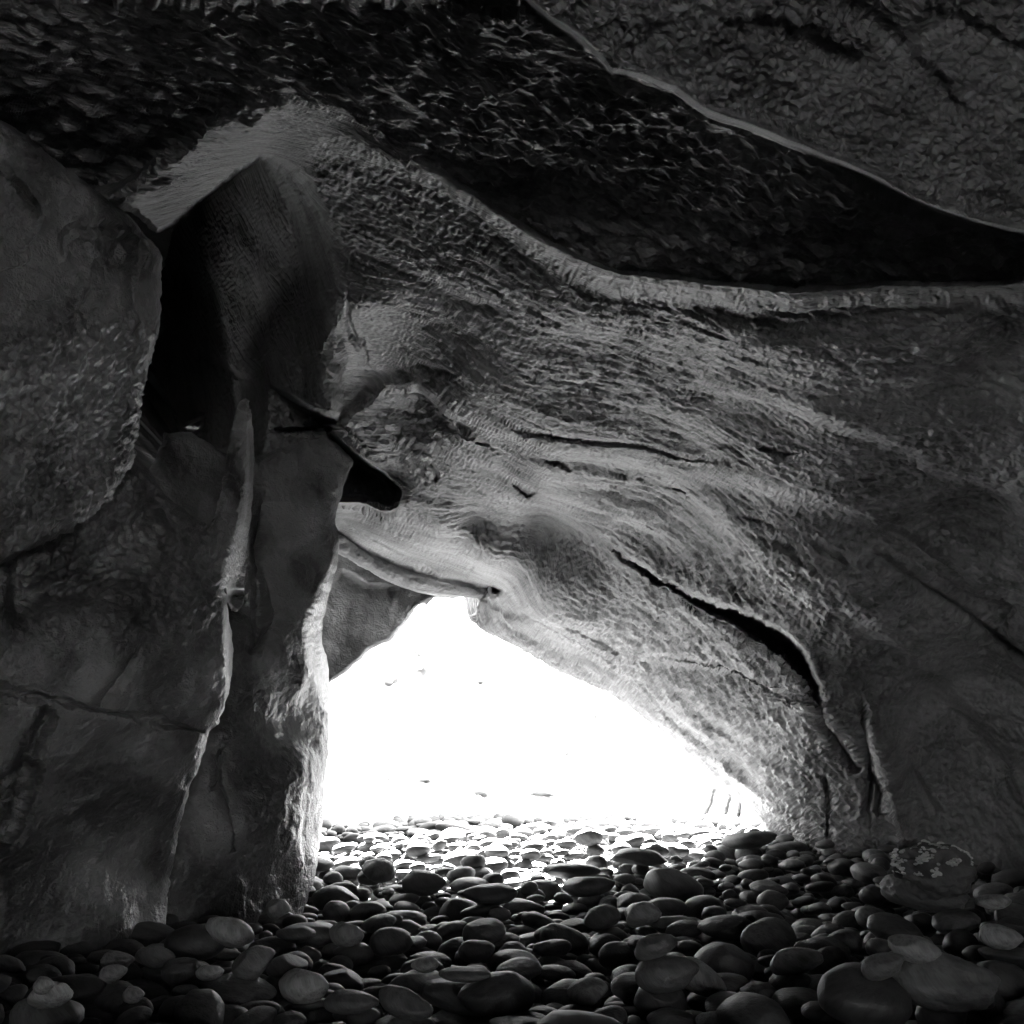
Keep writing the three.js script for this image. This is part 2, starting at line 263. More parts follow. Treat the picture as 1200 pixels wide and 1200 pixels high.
const roofFeatures = [
  { kind: 'crest', line: CREST.slice(4), by: -0.06, above: 45, below: 30, ends: 0.08, reach: 160 },
  { kind: 'saw', line: CREST.slice(3), by: 0.20, width: 26, fall: 70, ends: 0.12, reach: 260, wobble: 7 },
  { pit: [[-380, 60, 20], [-60, 160, 20], [90, 225, 14], [150, 216, 12], [196, 182, 12], [244, 146, 12], [290, 126, 12], [340, 128, 12], [395, 138, 12], [440, 160, 10], [500, 194, 8], [580, 246, 6], [650, 288, 6], [720, 317, 5], [800, 328, 5], [880, 336, 5], [940, 341, 5], [1040, 334, 5], [1120, 334, 5], [1200, 331, 5], [1330, 316, 6], [1520, 310, 6], [1560, 0, 6], [1520, -380, 6], [900, -400, 10], [-380, -400, 10]], to: upperRoof, reach: 40, wobble: 2 },
  { kind: 'saw', line: [[840, 20], [900, 25], [940, 35], [975, 55], [1000, 70], [1020, 95]], by: 0.05, width: 6, fall: 20, wobble: 4 },
  { kind: 'groove', line: [[990, -5], [1020, 25], [1060, 60], [1100, 100], [1130, 130]], by: 0.06, width: 9, wobble: 5 },
  { kind: 'saw', line: [[1080, 5], [1120, 18], [1170, 32], [1215, 60]], by: 0.05, width: 6, fall: 18, wobble: 4 },
  // the bowl left of the crest
  { pit: [[140, 250, 8], [186, 268, 5], [222, 243, 4], [250, 220, 4], [303, 184, 5], [324, 187, 18], [352, 205, 32], [386, 265, 40], [402, 345, 40], [400, 430, 30], [392, 490, 12], [326, 470, 10], [262, 452, 10], [226, 440, 14], [190, 430, 14], [140, 440, 14]], to: (u, v) => 9.6 - 0.02 * (u - 200) + 0.003 * (v - 250) + 0.12 * noise(u / 40, v / 40, 2.2), reach: 30, wobble: 3 },
  // the black hollow below the bowl and behind the left-hand rocks
  { pit: [[140, 380, 20], [200, 362, 30], [240, 396, 20], [272, 430, 6], [330, 458, 5], [392, 493, 4], [386, 504, 4], [423, 537, 4], [463, 568, 4], [468, 582, 4], [456, 597, 4], [424, 588, 4], [394, 588, 4], [380, 600, 4], [372, 660, 5], [300, 720, 5], [150, 720, 5], [140, 420, 5]], to: (u, v) => 8.0 + 0.022 * Math.max(0, 310 - u) + 2.5 * sstep(382, 400, u), reach: 10 },
  { pit: [[322, 502], [352, 499], [380, 499], [388, 505], [360, 509], [335, 508]], to: (u, v) => 8.0 + (v - 500) * 0.09, soft: 2, reach: 6, wobble: 0.5 },
  { pit: [[214, 500], [236, 490], [238, 500], [228, 508]], to: (u, v) => 7.5 + (v - 490) * 0.08, soft: 3, reach: 6, wobble: 0.5 },
  // bulge beside the hollow: fissures and gouges
  { kind: 'groove', line: [[410, 330], [409, 372], [418, 400], [430, 420], [434, 445]], by: 0.05, width: 1.6, wobble: 3 },
  { kind: 'groove', line: [[396, 492], [420, 472], [436, 458]], by: 0.12, width: 3.5, ends: 0.3 },
  { kind: 'ridge', line: [[405, 500], [432, 470], [458, 455], [490, 450]], by: -0.12, above: 9, below: 22, reach: 60 },
  { kind: 'groove', line: [[464, 408], [476, 420], [482, 436]], by: 0.05, width: 1.8, wobble: 3 },
  { pit: [[478, 424], [505, 428], [532, 440], [520, 446], [494, 440]], by: 0.09, soft: 6, reach: 10 },
  { pit: [[452, 468], [490, 462], [530, 472], [560, 505], [510, 524], [470, 508]], by: 0.16, soft: 26, reach: 20, wobble: 8 },
  ...[[458, 474, 520, 482, 5], [462, 486, 535, 498, 6], [480, 502, 560, 520, 6], [470, 512, 512, 524, 5], [530, 512, 600, 545, 6], [486, 526, 510, 540, 5]].map(([a, b, c, d, w]) => ({ kind: 'saw', line: [[a, b], [(a + c) / 2, (b + d) / 2 - 4], [c, d]], by: -0.07, width: w, fall: 8, ends: 0.3, reach: 40, wobble: 7 })),
  { kind: 'groove', line: [[504, 542], [510, 552], [512, 566]], by: 0.1, width: 2.5 },
  // long fissure across the lit part
  { kind: 'saw', line: [[486, 440], [520, 462], [560, 485], [620, 505], [700, 520], [760, 532], [860, 556], [950, 582], [1010, 602], [1080, 632], [1150, 668], [1215, 700]], by: 0.16, width: 26, fall: 60, reach: 180, ends: 0.03 },
  { kind: 'groove', line: [[570, 486], [620, 505], [700, 519], [760, 531], [800, 545], [860, 553]], by: 0.10, width: 3, ends: 0.2 },
  { kind: 'groove', line: [[405, 285], [440, 308], [490, 335], [540, 360], [600, 385]], by: 0.05, width: 4, ends: 0.2 },
  { kind: 'groove', line: [[850, 340], [920, 360], [985, 380], [1050, 400], [1130, 440], [1215, 470]], by: 0.035, width: 3, ends: 0.1 },
  { kind: 'groove', line: [[830, 355], [880, 372], [940, 398], [1010, 440]], by: 0.03, width: 3 },
  { kind: 'saw', line: [[800, 440], [880, 462], [960, 480], [1040, 505], [1130, 545], [1215, 575]], by: 0.10, width: 22, fall: 40, reach: 140 },
  { pit: [[884, 527], [905, 531], [930, 539], [910, 539]], by: 0.09, soft: 3, reach: 8, wobble: 5 },
  { pit: [[1008, 561], [1022, 562], [1026, 567], [1014, 566]], by: 0.10, soft: 3, reach: 6 },
  { pit: [[636, 540], [655, 543], [668, 552], [648, 550]], by: 0.09, soft: 3, reach: 8, wobble: 5 },
  { pit: [[598, 562], [618, 568], [634, 577], [612, 574]], by: 0.09, soft: 3, reach: 8, wobble: 5 },
  { pit: [[785, 577], [800, 579], [800, 584]], by: 0.12, soft: 3, reach: 6 },
  { pit: [[868, 608], [885, 612], [890, 616], [876, 614]], by: 0.12, soft: 3, reach: 6 },
  { pit: [[628, 378], [646, 372], [660, 384], [640, 388]], by: 0.03, soft: 8, reach: 10, wobble: 6 },
  { kind: 'groove', line: [[905, 635], [925, 648], [945, 662]], by: 0.10, width: 3 },
  { kind: 'groove', line: [[955, 637], [975, 652], [995, 665]], by: 0.10, width: 3 },
  { kind: 'groove', line: [[1012, 640], [1045, 660], [1090, 688], [1130, 715], [1170, 748], [1215, 785]], by: 0.20, width: 4.5, ends: 0.15 },
  { kind: 'groove', line: [[1025, 612], [1060, 630], [1100, 652], [1150, 672]], by: 0.12, width: 4, ends: 0.2 },
  { kind: 'saw', line: [[980, 700], [1040, 740], [1100, 790], [1160, 850], [1215, 900]], by: 0.10, width: 20, fall: 50, reach: 140 },
  // the black slit and the layer under it
  { pit: [[716, 645], [745, 664], [780, 682], [830, 706], [880, 724], [918, 742], [942, 772], [958, 808], [964, 832], [946, 806], [924, 775], [888, 750], [852, 729], [800, 700], [760, 678]], by: 0.9, soft: 5, reach: 8, wobble: 4.5 },
  { kind: 'ridge', line: [[640, 605], [700, 625], [760, 662], [830, 696], [900, 722], [945, 762], [975, 830]], by: -0.05, above: 12, below: 5, reach: 40 },
  { kind: 'groove', line: [[958, 822], [972, 852], [990, 880], [1008, 905]], by: 0.22, width: 5 },
  { kind: 'saw', line: [[735, 772], [790, 774], [850, 786], [900, 802], [958, 822]], by: 0.16, width: 7, fall: 40, reach: 120, ends: 0.12 },
  { kind: 'groove', line: [[735, 773], [790, 773], [850, 784], [900, 800], [958, 820]], by: 0.10, width: 3, ends: 0.1 },
  { kind: 'groove', line: [[560, 700], [600, 716], [650, 742], [700, 768], [735, 790]], by: 0.06, width: 2.5 },
  { kind: 'groove', line: [[585, 725], [630, 748], [690, 790], [735, 822]], by: 0.06, width: 2.5, wobble: 3 },
  { kind: 'groove', line: [[660, 728], [700, 750], [725, 772]], by: 0.08, width: 3 },
  { kind: 'groove', line: [[740, 790], [790, 838], [850, 885], [900, 925]], by: 0.06, width: 4, wobble: 4 },
  { kind: 'groove', line: [[780, 800], [840, 850], [900, 890], [940, 915]], by: 0.06, width: 4, wobble: 4 },
  { kind: 'groove', line: [[480, 660], [560, 615], [560, 660]].slice(1), by: 0.05, width: 1.8 },
  // the foot of the right-hand wall
  { kind: 'groove', ends: 0.35, line: [[1005, 780], [1012, 850], [1022, 900], [1016, 950], [1020, 1000]], by: 0.16, width: 3.5 },
  { kind: 'groove', line: [[1020, 902], [1030, 930], [1024, 955]], by: 0.10, width: 3 },
  { kind: 'groove', line: [[965, 905], [972, 940], [975, 975], [980, 1008]], by: 0.12, width: 3 },
  { kind: 'ridge', line: [[1000, 800], [1030, 870], [1050, 950], [1062, 1003]], by: -0.14, above: 18, below: 9, reach: 60 },
  { kind: 'groove', line: [[1070, 900], [1085, 930], [1100, 955]], by: 0.08, width: 3 },
  // slab on the way to the arch
  { pit: [[393, 618], [440, 646], [498, 668], [545, 678], [584, 689], [578, 696], [520, 700], [470, 688], [400, 652]], to: (u, v) => 10.0 + (u - 400) * 0.007, soft: 3, reach: 6, wobble: 1 },
  { kind: 'groove', line: [[395, 607], [440, 632], [500, 662], [520, 672]], by: 0.10, width: 2.2 },
  { kind: 'groove', line: [[450, 615], [480, 628], [515, 650]], by: 0.06, width: 3, wobble: 4 },
  { kind: 'groove', line: [[556, 662], [548, 672], [540, 678]], by: 0.06, width: 2 },
];
// bedding coordinates: round the vault, across the beds, into the rock
function beds(x, y, z) { const S = 3.3 * Math.atan2(x + 0.2, y), r = Math.hypot(x + 0.2, y); return [S, z + 0.62 * S - 0.11 * S * S, r]; }
// above the crest the roof is higher: level behind the crest, then a face over the thin ledge that crosses it
const LEDGE = [[-400, -620], [560, -60], [612, -4], [640, 22], [668, 40], [690, 58], [720, 85], [750, 92], [790, 108], [830, 135], [880, 152], [950, 180], [1010, 205], [1080, 240], [1140, 262], [1215, 280], [1510, 330]];
const lineV = (L, u) => { for (let i = 1; i < L.length; i++) if (u <= L[i][0]) { const a = L[i - 1], b = L[i], t = clamp((u - a[0]) / (b[0] - a[0])); return a[1] + (b[1] - a[1]) * t; } return L[L.length - 1][1]; };
function upperRoof(u, v) {
  const l = lineV(LEDGE, u + 4 * noise(u / 30, v / 30, 4.4)), level = w => 2.76 / ray(u, w)[1];
  return v >= l ? level(v) : level(l) - 0.42 * sstep(0, 6, l - v) - 0.0032 * (l - v);
}
function roofRelief(x, y, z, u, v) {
  const cv = crestV(u), below = sstep(cv - 30, cv + 25, v), up = 1 - below;                 // 1 below the crest
  const [S, F, r] = beds(x, y, z), wob = 0.08 * noise(x * 0.8, y * 0.8, z * 0.8) + 0.008 * noise(x * 5, y * 5, z * 5), f = F + wob;
  let h = 0.09 * fbm(x * 0.9, y * 0.9, z * 0.9, 2);
  const roll = noise(S / 3.2 + 3.3, f / 0.62 + 0.4, r * 0.5), broad = noise(S / 2.4, f / 0.30, r * 1.5), fine = noise(S / 1.1, f / 0.075, r * 4), finer = noise(S / 0.16, f / 0.028, r * 20), grit = noise(x * 36, y * 36, z * 36);
  const arch = sstep(640, 760, v + (u - 700) * 0.35) * sstep(1080, 940, u) * sstep(480, 600, u);
  const patch = sstep(-0.25, 0.25, noise(x * 1.7, y * 1.7, z * 1.7));
  h += below * (0.11 * roll + 0.045 * broad + 0.016 * fine + (0.6 + 0.8 * patch) * (0.030 * finer - 0.030 * Math.max(0, finer - 0.12)) + 0.012 * grit);
  // scalloped and torn along the arch
  if (arch > 0) {
    const [m, n2, o] = strata(x, y + wob, z, 0.40, 0.10, 0.62, -0.72, -0.3), sc = noise(m, n2, o), [m2, n3, o2] = strata(x, y + wob, z, 0.13, 0.042, 0.62, -0.72, -0.3), sc2 = noise(m2, n3, o2);
    h += arch * (0.055 * (Math.abs(sc) - 0.3) + 0.022 * Math.max(-0.2, sc2) + 0.010 * grit);
  }
  // chipped rock above the crest
  if (up > 0) {
    const right = sstep(-20, 30, (u - 900) * 0.46 - (v - 160)), chip = noise(S / 0.11, F / 0.042, r * 14), chip2 = noise(S / 0.05 + 9, F / 0.024, r * 20);
    h += up * (0.05 * fbm(x * 2.2, y * 2.2, z * 2.2, 3) + (1 - right) * (0.075 * Math.max(0, chip) + 0.045 * Math.max(0, chip2)) + right * (0.020 * noise(x * 24, y * 24, z * 24) + 0.020 * noise(x * 44, y * 44, z * 44) + 0.03 * noise(x * 9, y * 9, z * 9)));
  }
  const calm = u >= 480 ? 1 - 0.8 * Math.exp(-(((v - cv - 4) / 15) ** 2)) : u < 480 ? 1 - 0.85 * Math.exp(-(((v - cv) / 38) ** 2)) * sstep(470, 400, u) : 1;            // worn smooth round the rim of the bowl
  return h * calm;
}
function roofTone(x, y, z, u, v) {
  const [S, F, r] = beds(x, y, z), band = noise(S / 0.9, F / 0.15, r), str = noise(S / 0.35, F / 0.035, r * 6), sp = noise(x * 60, y * 60, z * 60);
  return clamp(0.16 * (1 + 0.40 * band + 0.35 * str + 0.25 * sp + 0.4 * fbm(x * 1.5 + 4, y * 1.5, z * 1.5, 3)), 0.04, 0.36);
}
const ROOF_OUTLINE = [[-352, -352], [600, -352], [1502, -352], [1502, 400], [1502, 1202], [1100, 1202], [915, 1100], [905, 1010], [900, 985], [888, 962], [868, 942], [850, 928], [828, 908], [800, 881], [778, 860], [760, 846], [742, 832], [715, 814], [690, 801], [655, 788], [620, 770], [590, 754], [562, 740], [541, 724], [560, 706], [583, 694], [560, 700], [520, 702], [470, 690], [420, 662], [385, 650], [340, 690], [180, 760], [-352, 900]];
// the outer face of the arch: from the lip away from the opening, and a little out
function outerFace(x, y, z, k) { const dx = x - 0.3, dy = y - 0.1, l = Math.hypot(dx, dy) || 1, s = 4.5 * k * k + 0.3 * k, w = 0.25 * k * noise(x * 0.9, y * 0.9, k * 2); return [x + dx / l * s + w, y + dy / l * s + w, z - 0.55 * Math.sqrt(k)]; }
// sharp corners: repeat points so that the smooth line keeps them
const sharp = (pts, set) => pts.flatMap((p, i) => set.includes(i) ? [p, [...p], p] : [p]);
{
  const g = rockFace({ u0: -350, u1: 1500, v0: -350, v1: 1200, step: 1.4, outline: sharp(ROOF_OUTLINE, [0, 2, 4, 5, ROOF_OUTLINE.length - 1]), depth: roofDepth, features: roofFeatures, relief: roofRelief, tone: roofTone, back: 2.6, rimTo: outerFace, chart: (x, y, z) => { const r = Math.hypot(x + 0.2, y); const [S, F] = beds(x, y, z); return [S, 0.9 * F + 0.5 * r]; }, rough: 2.0, round: { width: 10, by: 0.18 } });
  add('cave_roof', g, rockMat, { kind: 'structure' });
}

// ---------------------------------------------------------------- left-hand rocks
const sideChart = (x, y, z) => [0.55 * x - 0.88 * z, y];
function blockRelief(sc, pit) {
  return (x, y, z, u, v) => {
    const pebbly = pit(u, v);
    const [a, b, c] = strata(x, y, z, 0.10, 0.04, 0.3, -0.6, -0.4);
    return 0.08 * fbm(x * 1.3 + sc, y * 1.3, z * 1.3, 3) + 0.012 * noise(x * 8 + sc, y * 8, z * 8) + 0.007 * noise(x * 19, y * 19, z * 19) + pebbly * (0.018 * noise(a, b, c) + 0.016 * noise(x * 34, y * 34, z * 34)) + (1 - pebbly) * (0.010 * Math.abs(noise(x * 9, y * 4, z * 9)) - 0.012 * Math.max(0, noise(x * 22, y * 30, z * 22) - 0.28));
  };
}
const blockTone = (base, sc) => (x, y, z) => clamp(base * (1 + 0.5 * fbm(x * 2.4 + sc, y * 2.4, z * 2.4, 4) + 0.42 * Math.sign(noise(x * 3.2 + sc, y * 2.2, z * 3)) * sstep(0.05, 0.16, Math.abs(noise(x * 3.2 + sc, y * 2.2, z * 3) + 0.12 * noise(x * 22, y * 14, z * 22))) + 0.15 * noise(x * 50, y * 50, z * 50)), 0.03, 0.35);
{
  const g = rockFace({ u0: -350, u1: 210, v0: -160, v1: 790, step: 1.6, round: { width: 22, by: 0.13 }, rough: 2.2,
    outline: [[-352, -120], [-150, 30], [0, 138], [60, 185], [100, 212], [130, 235], [152, 250], [168, 266], [184, 284], [195, 302], [190, 345], [184, 380], [180, 405], [176, 435], [168, 475], [158, 515], [150, 545], [125, 580], [100, 606], [50, 640], [0, 662], [-150, 730], [-352, 780]],
    depth: [[-350, -60, 2.7], [-350, 300, 2.9], [-350, 700, 3.2], [0, 140, 3.6], [0, 400, 3.9], [0, 650, 4.3], [100, 220, 4.0], [100, 400, 4.2], [100, 590, 4.6], [190, 310, 4.45], [178, 430, 4.6], [150, 530, 4.75], [-150, 400, 3.4]],
    features: [
      { pit: [[0, 205], [22, 212], [45, 245], [42, 262], [30, 285], [34, 305], [10, 320], [-30, 300], [-20, 230]], by: 0.05, soft: 5, reach: 10, wobble: 5 },
      { kind: 'groove', line: [[5, 190], [20, 215], [42, 245], [40, 268], [28, 290]], by: 0.03, width: 3, wobble: 4 },
      { kind: 'ridge', line: [[80, 275], [95, 268], [112, 280], [118, 300], [105, 314], [82, 306], [78, 285], [80, 275]], by: -0.03, width: 9, wobble: 4 },
      { kind: 'groove', line: [[76, 300], [78, 276], [95, 266], [115, 280]], by: 0.04, width: 3, wobble: 3 },
      { kind: 'groove', line: [[120, 265], [142, 270], [146, 290], [128, 312]], by: 0.04, width: 4, wobble: 3 },
      { kind: 'groove', line: [[150, 278], [168, 290], [160, 312]], by: 0.05, width: 4, wobble: 3 },
      { kind: 'saw', line: [[165, 262], [172, 300], [160, 340], [162, 400], [160, 450], [150, 500]], by: 0.03, width: 4, fall: 12, wobble: 3 },
      { kind: 'groove', line: [[98, 330], [96, 350], [75, 375], [50, 395]], by: 0.03, width: 3, wobble: 3 },
      { kind: 'groove', line: [[0, 368], [30, 355], [60, 350]], by: 0.03, width: 3, wobble: 3 },
    ],
    relief: blockRelief(3, (u, v) => sstep(330, 420, v + u * 0.1)), tone: blockTone(0.125, 3), back: 1.1, spread: 0.1, chart: sideChart });
  add('overhanging_rock', g, wetMat, { label: 'dark overhanging rock with knobbly upper face and pitted lower face, above the wide buttress', category: 'rock' });
}
{
  const g = rockFace({ u0: -350, u1: 320, v0: 440, v1: 1290, step: 1.6, round: { width: 12, by: 0.10 }, rough: 1.6,
    outline: [[-352, 560], [0, 560], [100, 540], [150, 540], [178, 560], [206, 588], [235, 608], [252, 598], [262, 560], [272, 500], [281, 472], [290, 476], [296, 510], [297, 560], [292, 620], [286, 690], [283, 712], [270, 712], [264, 690], [268, 720], [272, 752], [270, 800], [258, 840], [242, 856], [238, 880], [228, 920], [216, 960], [206, 1000], [195, 1060], [190, 1180], [188, 1288], [-352, 1288]],
    depth: [[-350, 560, 3.3], [-350, 900, 3.4], [-350, 1250, 3.5], [0, 600, 4.6], [0, 700, 4.55], [0, 900, 4.8], [0, 1120, 5.2], [0, 1250, 5.3], [150, 560, 5.05], [150, 700, 5.0], [150, 900, 5.25], [150, 1110, 5.6], [240, 620, 5.5], [290, 560, 6.1], [275, 490, 6.1], [230, 720, 5.25], [285, 700, 5.75], [220, 900, 5.5], [195, 1080, 5.9], [195, 1250, 6.0]],
    features: [
      { kind: 'ridge', line: [[0, 700], [60, 690], [130, 650], [200, 610]], by: 0.22, width: 34, reach: 90 },
      { kind: 'groove', line: [[-10, 806], [40, 818], [100, 828], [160, 840], [238, 858]], by: 0.06, width: 2.4, ends: 0.02, wobble: 2.5 },
      { kind: 'groove', line: [[60, 830], [40, 870], [15, 910], [-10, 930]], by: 0.16, width: 7, wobble: 4 },
      { kind: 'groove', line: [[35, 890], [25, 930], [8, 975], [-10, 1000]], by: 0.18, width: 9, wobble: 4 },
      { kind: 'groove', line: [[170, 740], [140, 790], [110, 830]], by: 0.03, width: 5, wobble: 4 },
      { kind: 'saw', line: [[252, 708], [262, 665], [274, 622], [283, 570], [287, 520], [285, 488]], by: 0.45, width: 22, fall: 100, reach: 60, ends: 0.08, wobble: 1.5 },
      { kind: 'saw', line: [[254, 846], [262, 800], [262, 740], [262, 690]], by: 0.5, width: 11, fall: 60, reach: 50, ends: 0.05, wobble: 1 },
    ],
    relief: blockRelief(11, (u, v) => sstep(790, 690, v - (u - 150) * 0.2)), tone: blockTone(0.12, 11), back: 1.2, spread: 0.05, chart: sideChart });
  add('rock_buttress', g, wetMat, { label: 'wide rock buttress with a thin upright fin and a long level crack, below the overhang', category: 'rock' });
}
{
  const g = rockFace({ u0: 170, u1: 425, v0: 490, v1: 1260, step: 1.6, round: { width: 12, by: 0.12 }, rough: 1.5,
    outline: [[172, 560], [280, 540], [340, 520], [385, 515], [416, 540], [405, 570], [393, 600], [396, 640], [394, 665], [388, 690], [380, 720], [376, 750], [384, 775], [386, 805], [384, 850], [381, 900], [377, 955], [374, 1000], [368, 1035], [360, 1058], [345, 1120], [330, 1258], [172, 1258]],
    depth: [[175, 560, 6.5], [175, 900, 6.1], [175, 1240, 6.3], [300, 560, 7.2], [300, 700, 6.8], [300, 900, 6.55], [300, 1060, 6.6], [300, 1240, 6.8], [345, 560, 7.4], [350, 740, 6.95], [345, 900, 6.75], [365, 900, 6.95], [383, 850, 7.5], [340, 1000, 6.75], [366, 1000, 7.1], [372, 1000, 7.3], [390, 640, 7.7], [400, 570, 7.8], [355, 1055, 7.05], [340, 1200, 7.1]],
    features: [
      { kind: 'saw', line: [[395, 625], [386, 660], [370, 695], [357, 725], [354, 755], [362, 790], [378, 840]].reverse(), by: 0.75, width: 26, fall: 200, reach: 60, ends: 0.06, wobble: 2 },
      { kind: 'groove', line: [[385, 770], [376, 790], [380, 812]], by: 0.06, width: 3 },
      { kind: 'groove', line: [[245, 880], [256, 920], [270, 960], [273, 1000]], by: 0.08, width: 3, wobble: 2 },
      { kind: 'groove', line: [[258, 875], [256, 905], [250, 925]], by: 0.10, width: 3, wobble: 3 },
      { kind: 'crest', line: [[309, 570], [300, 620], [296, 650], [305, 700], [304, 740], [292, 770]].reverse(), by: 0.22, width: 5, reach: 30 },
    ],
    relief: blockRelief(23, (u, v) => 0.15), tone: blockTone(0.11, 23), back: 1.6, spread: 0.05, chart: sideChart });
  add('rock_pillar', g, wetMat, { label: 'smooth upright rock pillar with a bright rippled edge, standing on cobbles beside the arch', category: 'rock' });
}
{
  const g = rockFace({ u0: 340, u1: 600, v0: 590, v1: 840, step: 2.4, round: { width: 5, by: 0.12 }, rough: 1.6,
    outline: [[342, 620], [400, 620], [470, 650], [530, 680], [512, 702], [490, 714], [478, 726], [455, 748], [430, 766], [408, 786], [388, 802], [372, 830], [342, 835]],
    depth: [[342, 620, 10.6], [342, 830, 10.4], [450, 640, 11.0], [500, 700, 11.2], [430, 760, 10.8], [400, 700, 10.75], [600, 840, 11.6], [600, 600, 11.6]],
    features: [{ kind: 'saw', line: [[400, 664], [430, 682], [452, 684], [470, 688]], by: 0.10, width: 5, fall: 30 }],
    relief: blockRelief(31, () => 0.3), tone: blockTone(0.08, 31), back: 1.2, spread: 0.3, chart: sideChart });
  add('hanging_rock', g, wetMat, { label: 'black rock wedge hanging under the roof slab beside the pillar', category: 'rock' });
}

// ---------------------------------------------------------------- the sunlit chamber beyond the arch
{
  const g = rockFace({ u0: 40, u1: 1260, v0: 702, v1: 1020, step: 2, coarse: 10,
    outline: null,
    depth: [[40, 1000, 12.3], [40, 640, 12.6], [300, 1000, 12.9], [300, 640, 13.8], [390, 970, 13.4], [390, 800, 14.2], [430, 760, 14.6], [460, 960, 16.0], [500, 720, 16.6], [530, 960, 19.0], [600, 700, 20.2], [650, 960, 20.5], [650, 640, 22], [780, 960, 20], [780, 700, 21.0], [870, 960, 16.6], [910, 960, 14.6], [920, 700, 16.0], [1000, 1000, 13.4], [1000, 640, 14.5], [1260, 1000, 12.6], [1260, 640, 13.2]],
    features: [
      { kind: 'saw', line: [[386, 845], [410, 818], [440, 800], [470, 790], [500, 780]], by: 0.5, width: 3, fall: 14, wobble: 3 },
      { kind: 'groove', line: [[386, 846], [410, 819], [440, 801], [470, 791], [502, 780]], by: 0.22, width: 1.5, wobble: 4 },
      { kind: 'groove', line: [[440, 748], [470, 758], [500, 772]], by: 0.2, width: 1.4, wobble: 4 },
      ...[[454, 914, 22, 4], [494, 916, 24, 5], [562, 931, 18, 5], [635, 931, 26, 6], [558, 800, 14, 5]].map(([u, v, w, h]) => ({ pit: [[u - w / 2, v], [u - w / 5, v - h / 2], [u + w / 3, v - h / 3], [u + w / 2, v + h / 5], [u, v + h / 2]], by: 0.35, soft: 2, reach: 4, wobble: 2.5 })),
      { kind: 'groove', line: [[682, 820], [694, 832], [699, 850], [696, 866], [688, 880], [672, 890]], by: 0.2, width: 1.4, wobble: 4 },
      { kind: 'groove', line: [[662, 840], [670, 855], [664, 880], [668, 900]], by: 0.18, width: 1.3, wobble: 4 },
      { kind: 'groove', line: [[851, 915], [858, 932]], by: 0.2, width: 1.5 },
      { kind: 'groove', line: [[856, 928], [854, 942], [848, 960]], by: 0.3, width: 1.6 },
      { kind: 'groove', line: [[868, 932], [868, 950], [862, 968]], by: 0.4, width: 2 },
      { kind: 'groove', line: [[838, 925], [832, 945], [822, 960]], by: 0.2, width: 1.4 },
    ],
    relief: (x, y, z) => 0.14 * fbm(x * 0.8, y * 0.8, z * 0.8, 4) + 0.03 * noise(x * 3, y * 9, z * 3),
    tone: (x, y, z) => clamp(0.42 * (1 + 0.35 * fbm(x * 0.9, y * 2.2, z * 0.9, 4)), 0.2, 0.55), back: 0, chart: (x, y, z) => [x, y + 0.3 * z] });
  add('chamber_wall', g, outerMat, { kind: 'structure' });
}

// ---------------------------------------------------------------- floor
function floorY(x, z) { const D = -z; return -0.2 + 0.13 * sstep(6, 12, D) - 0.12 * sstep(13, 19, D) + 0.06 * noise(x * 0.55, 1.5, z * 0.55) + 0.10 * sstep(1.6, 3.4, Math.abs(x - 0.3)) * sstep(12, 7, D); }
{
  const nx = 120, nz = 240, pos = [], idx = [], uv = [];
  for (let j = 0; j <= nz; j++) for (let i = 0; i <= nx; i++) { const x = -14 + 28 * i / nx, z = 9 - 34 * j / nz; pos.push(x, floorY(x, z) + 0.02 * noise(x * 4, 0, z * 4) - 0.02, z); uv.push(x, z); }
  for (let j = 0; j < nz; j++) for (let i = 0; i < nx; i++) { const a = j * (nx + 1) + i, b = a + 1, c = a + nx + 1, d = c + 1; idx.push(a, b, c, b, d, c); }
  const g = new THREE.BufferGeometry(); g.setAttribute('position', new THREE.Float32BufferAttribute(pos, 3)); g.setAttribute('uv', new THREE.Float32BufferAttribute(uv, 2)); g.setIndex(idx); g.computeVertexNormals();
  add('cave_floor', g, bedMat, { kind: 'structure' });
  const gg = new THREE.CircleGeometry(200, 48); gg.rotateX(-Math.PI / 2); gg.translate(0, -0.6, 0);
  add('ground', gg, bedMat, { kind: 'structure' });
}

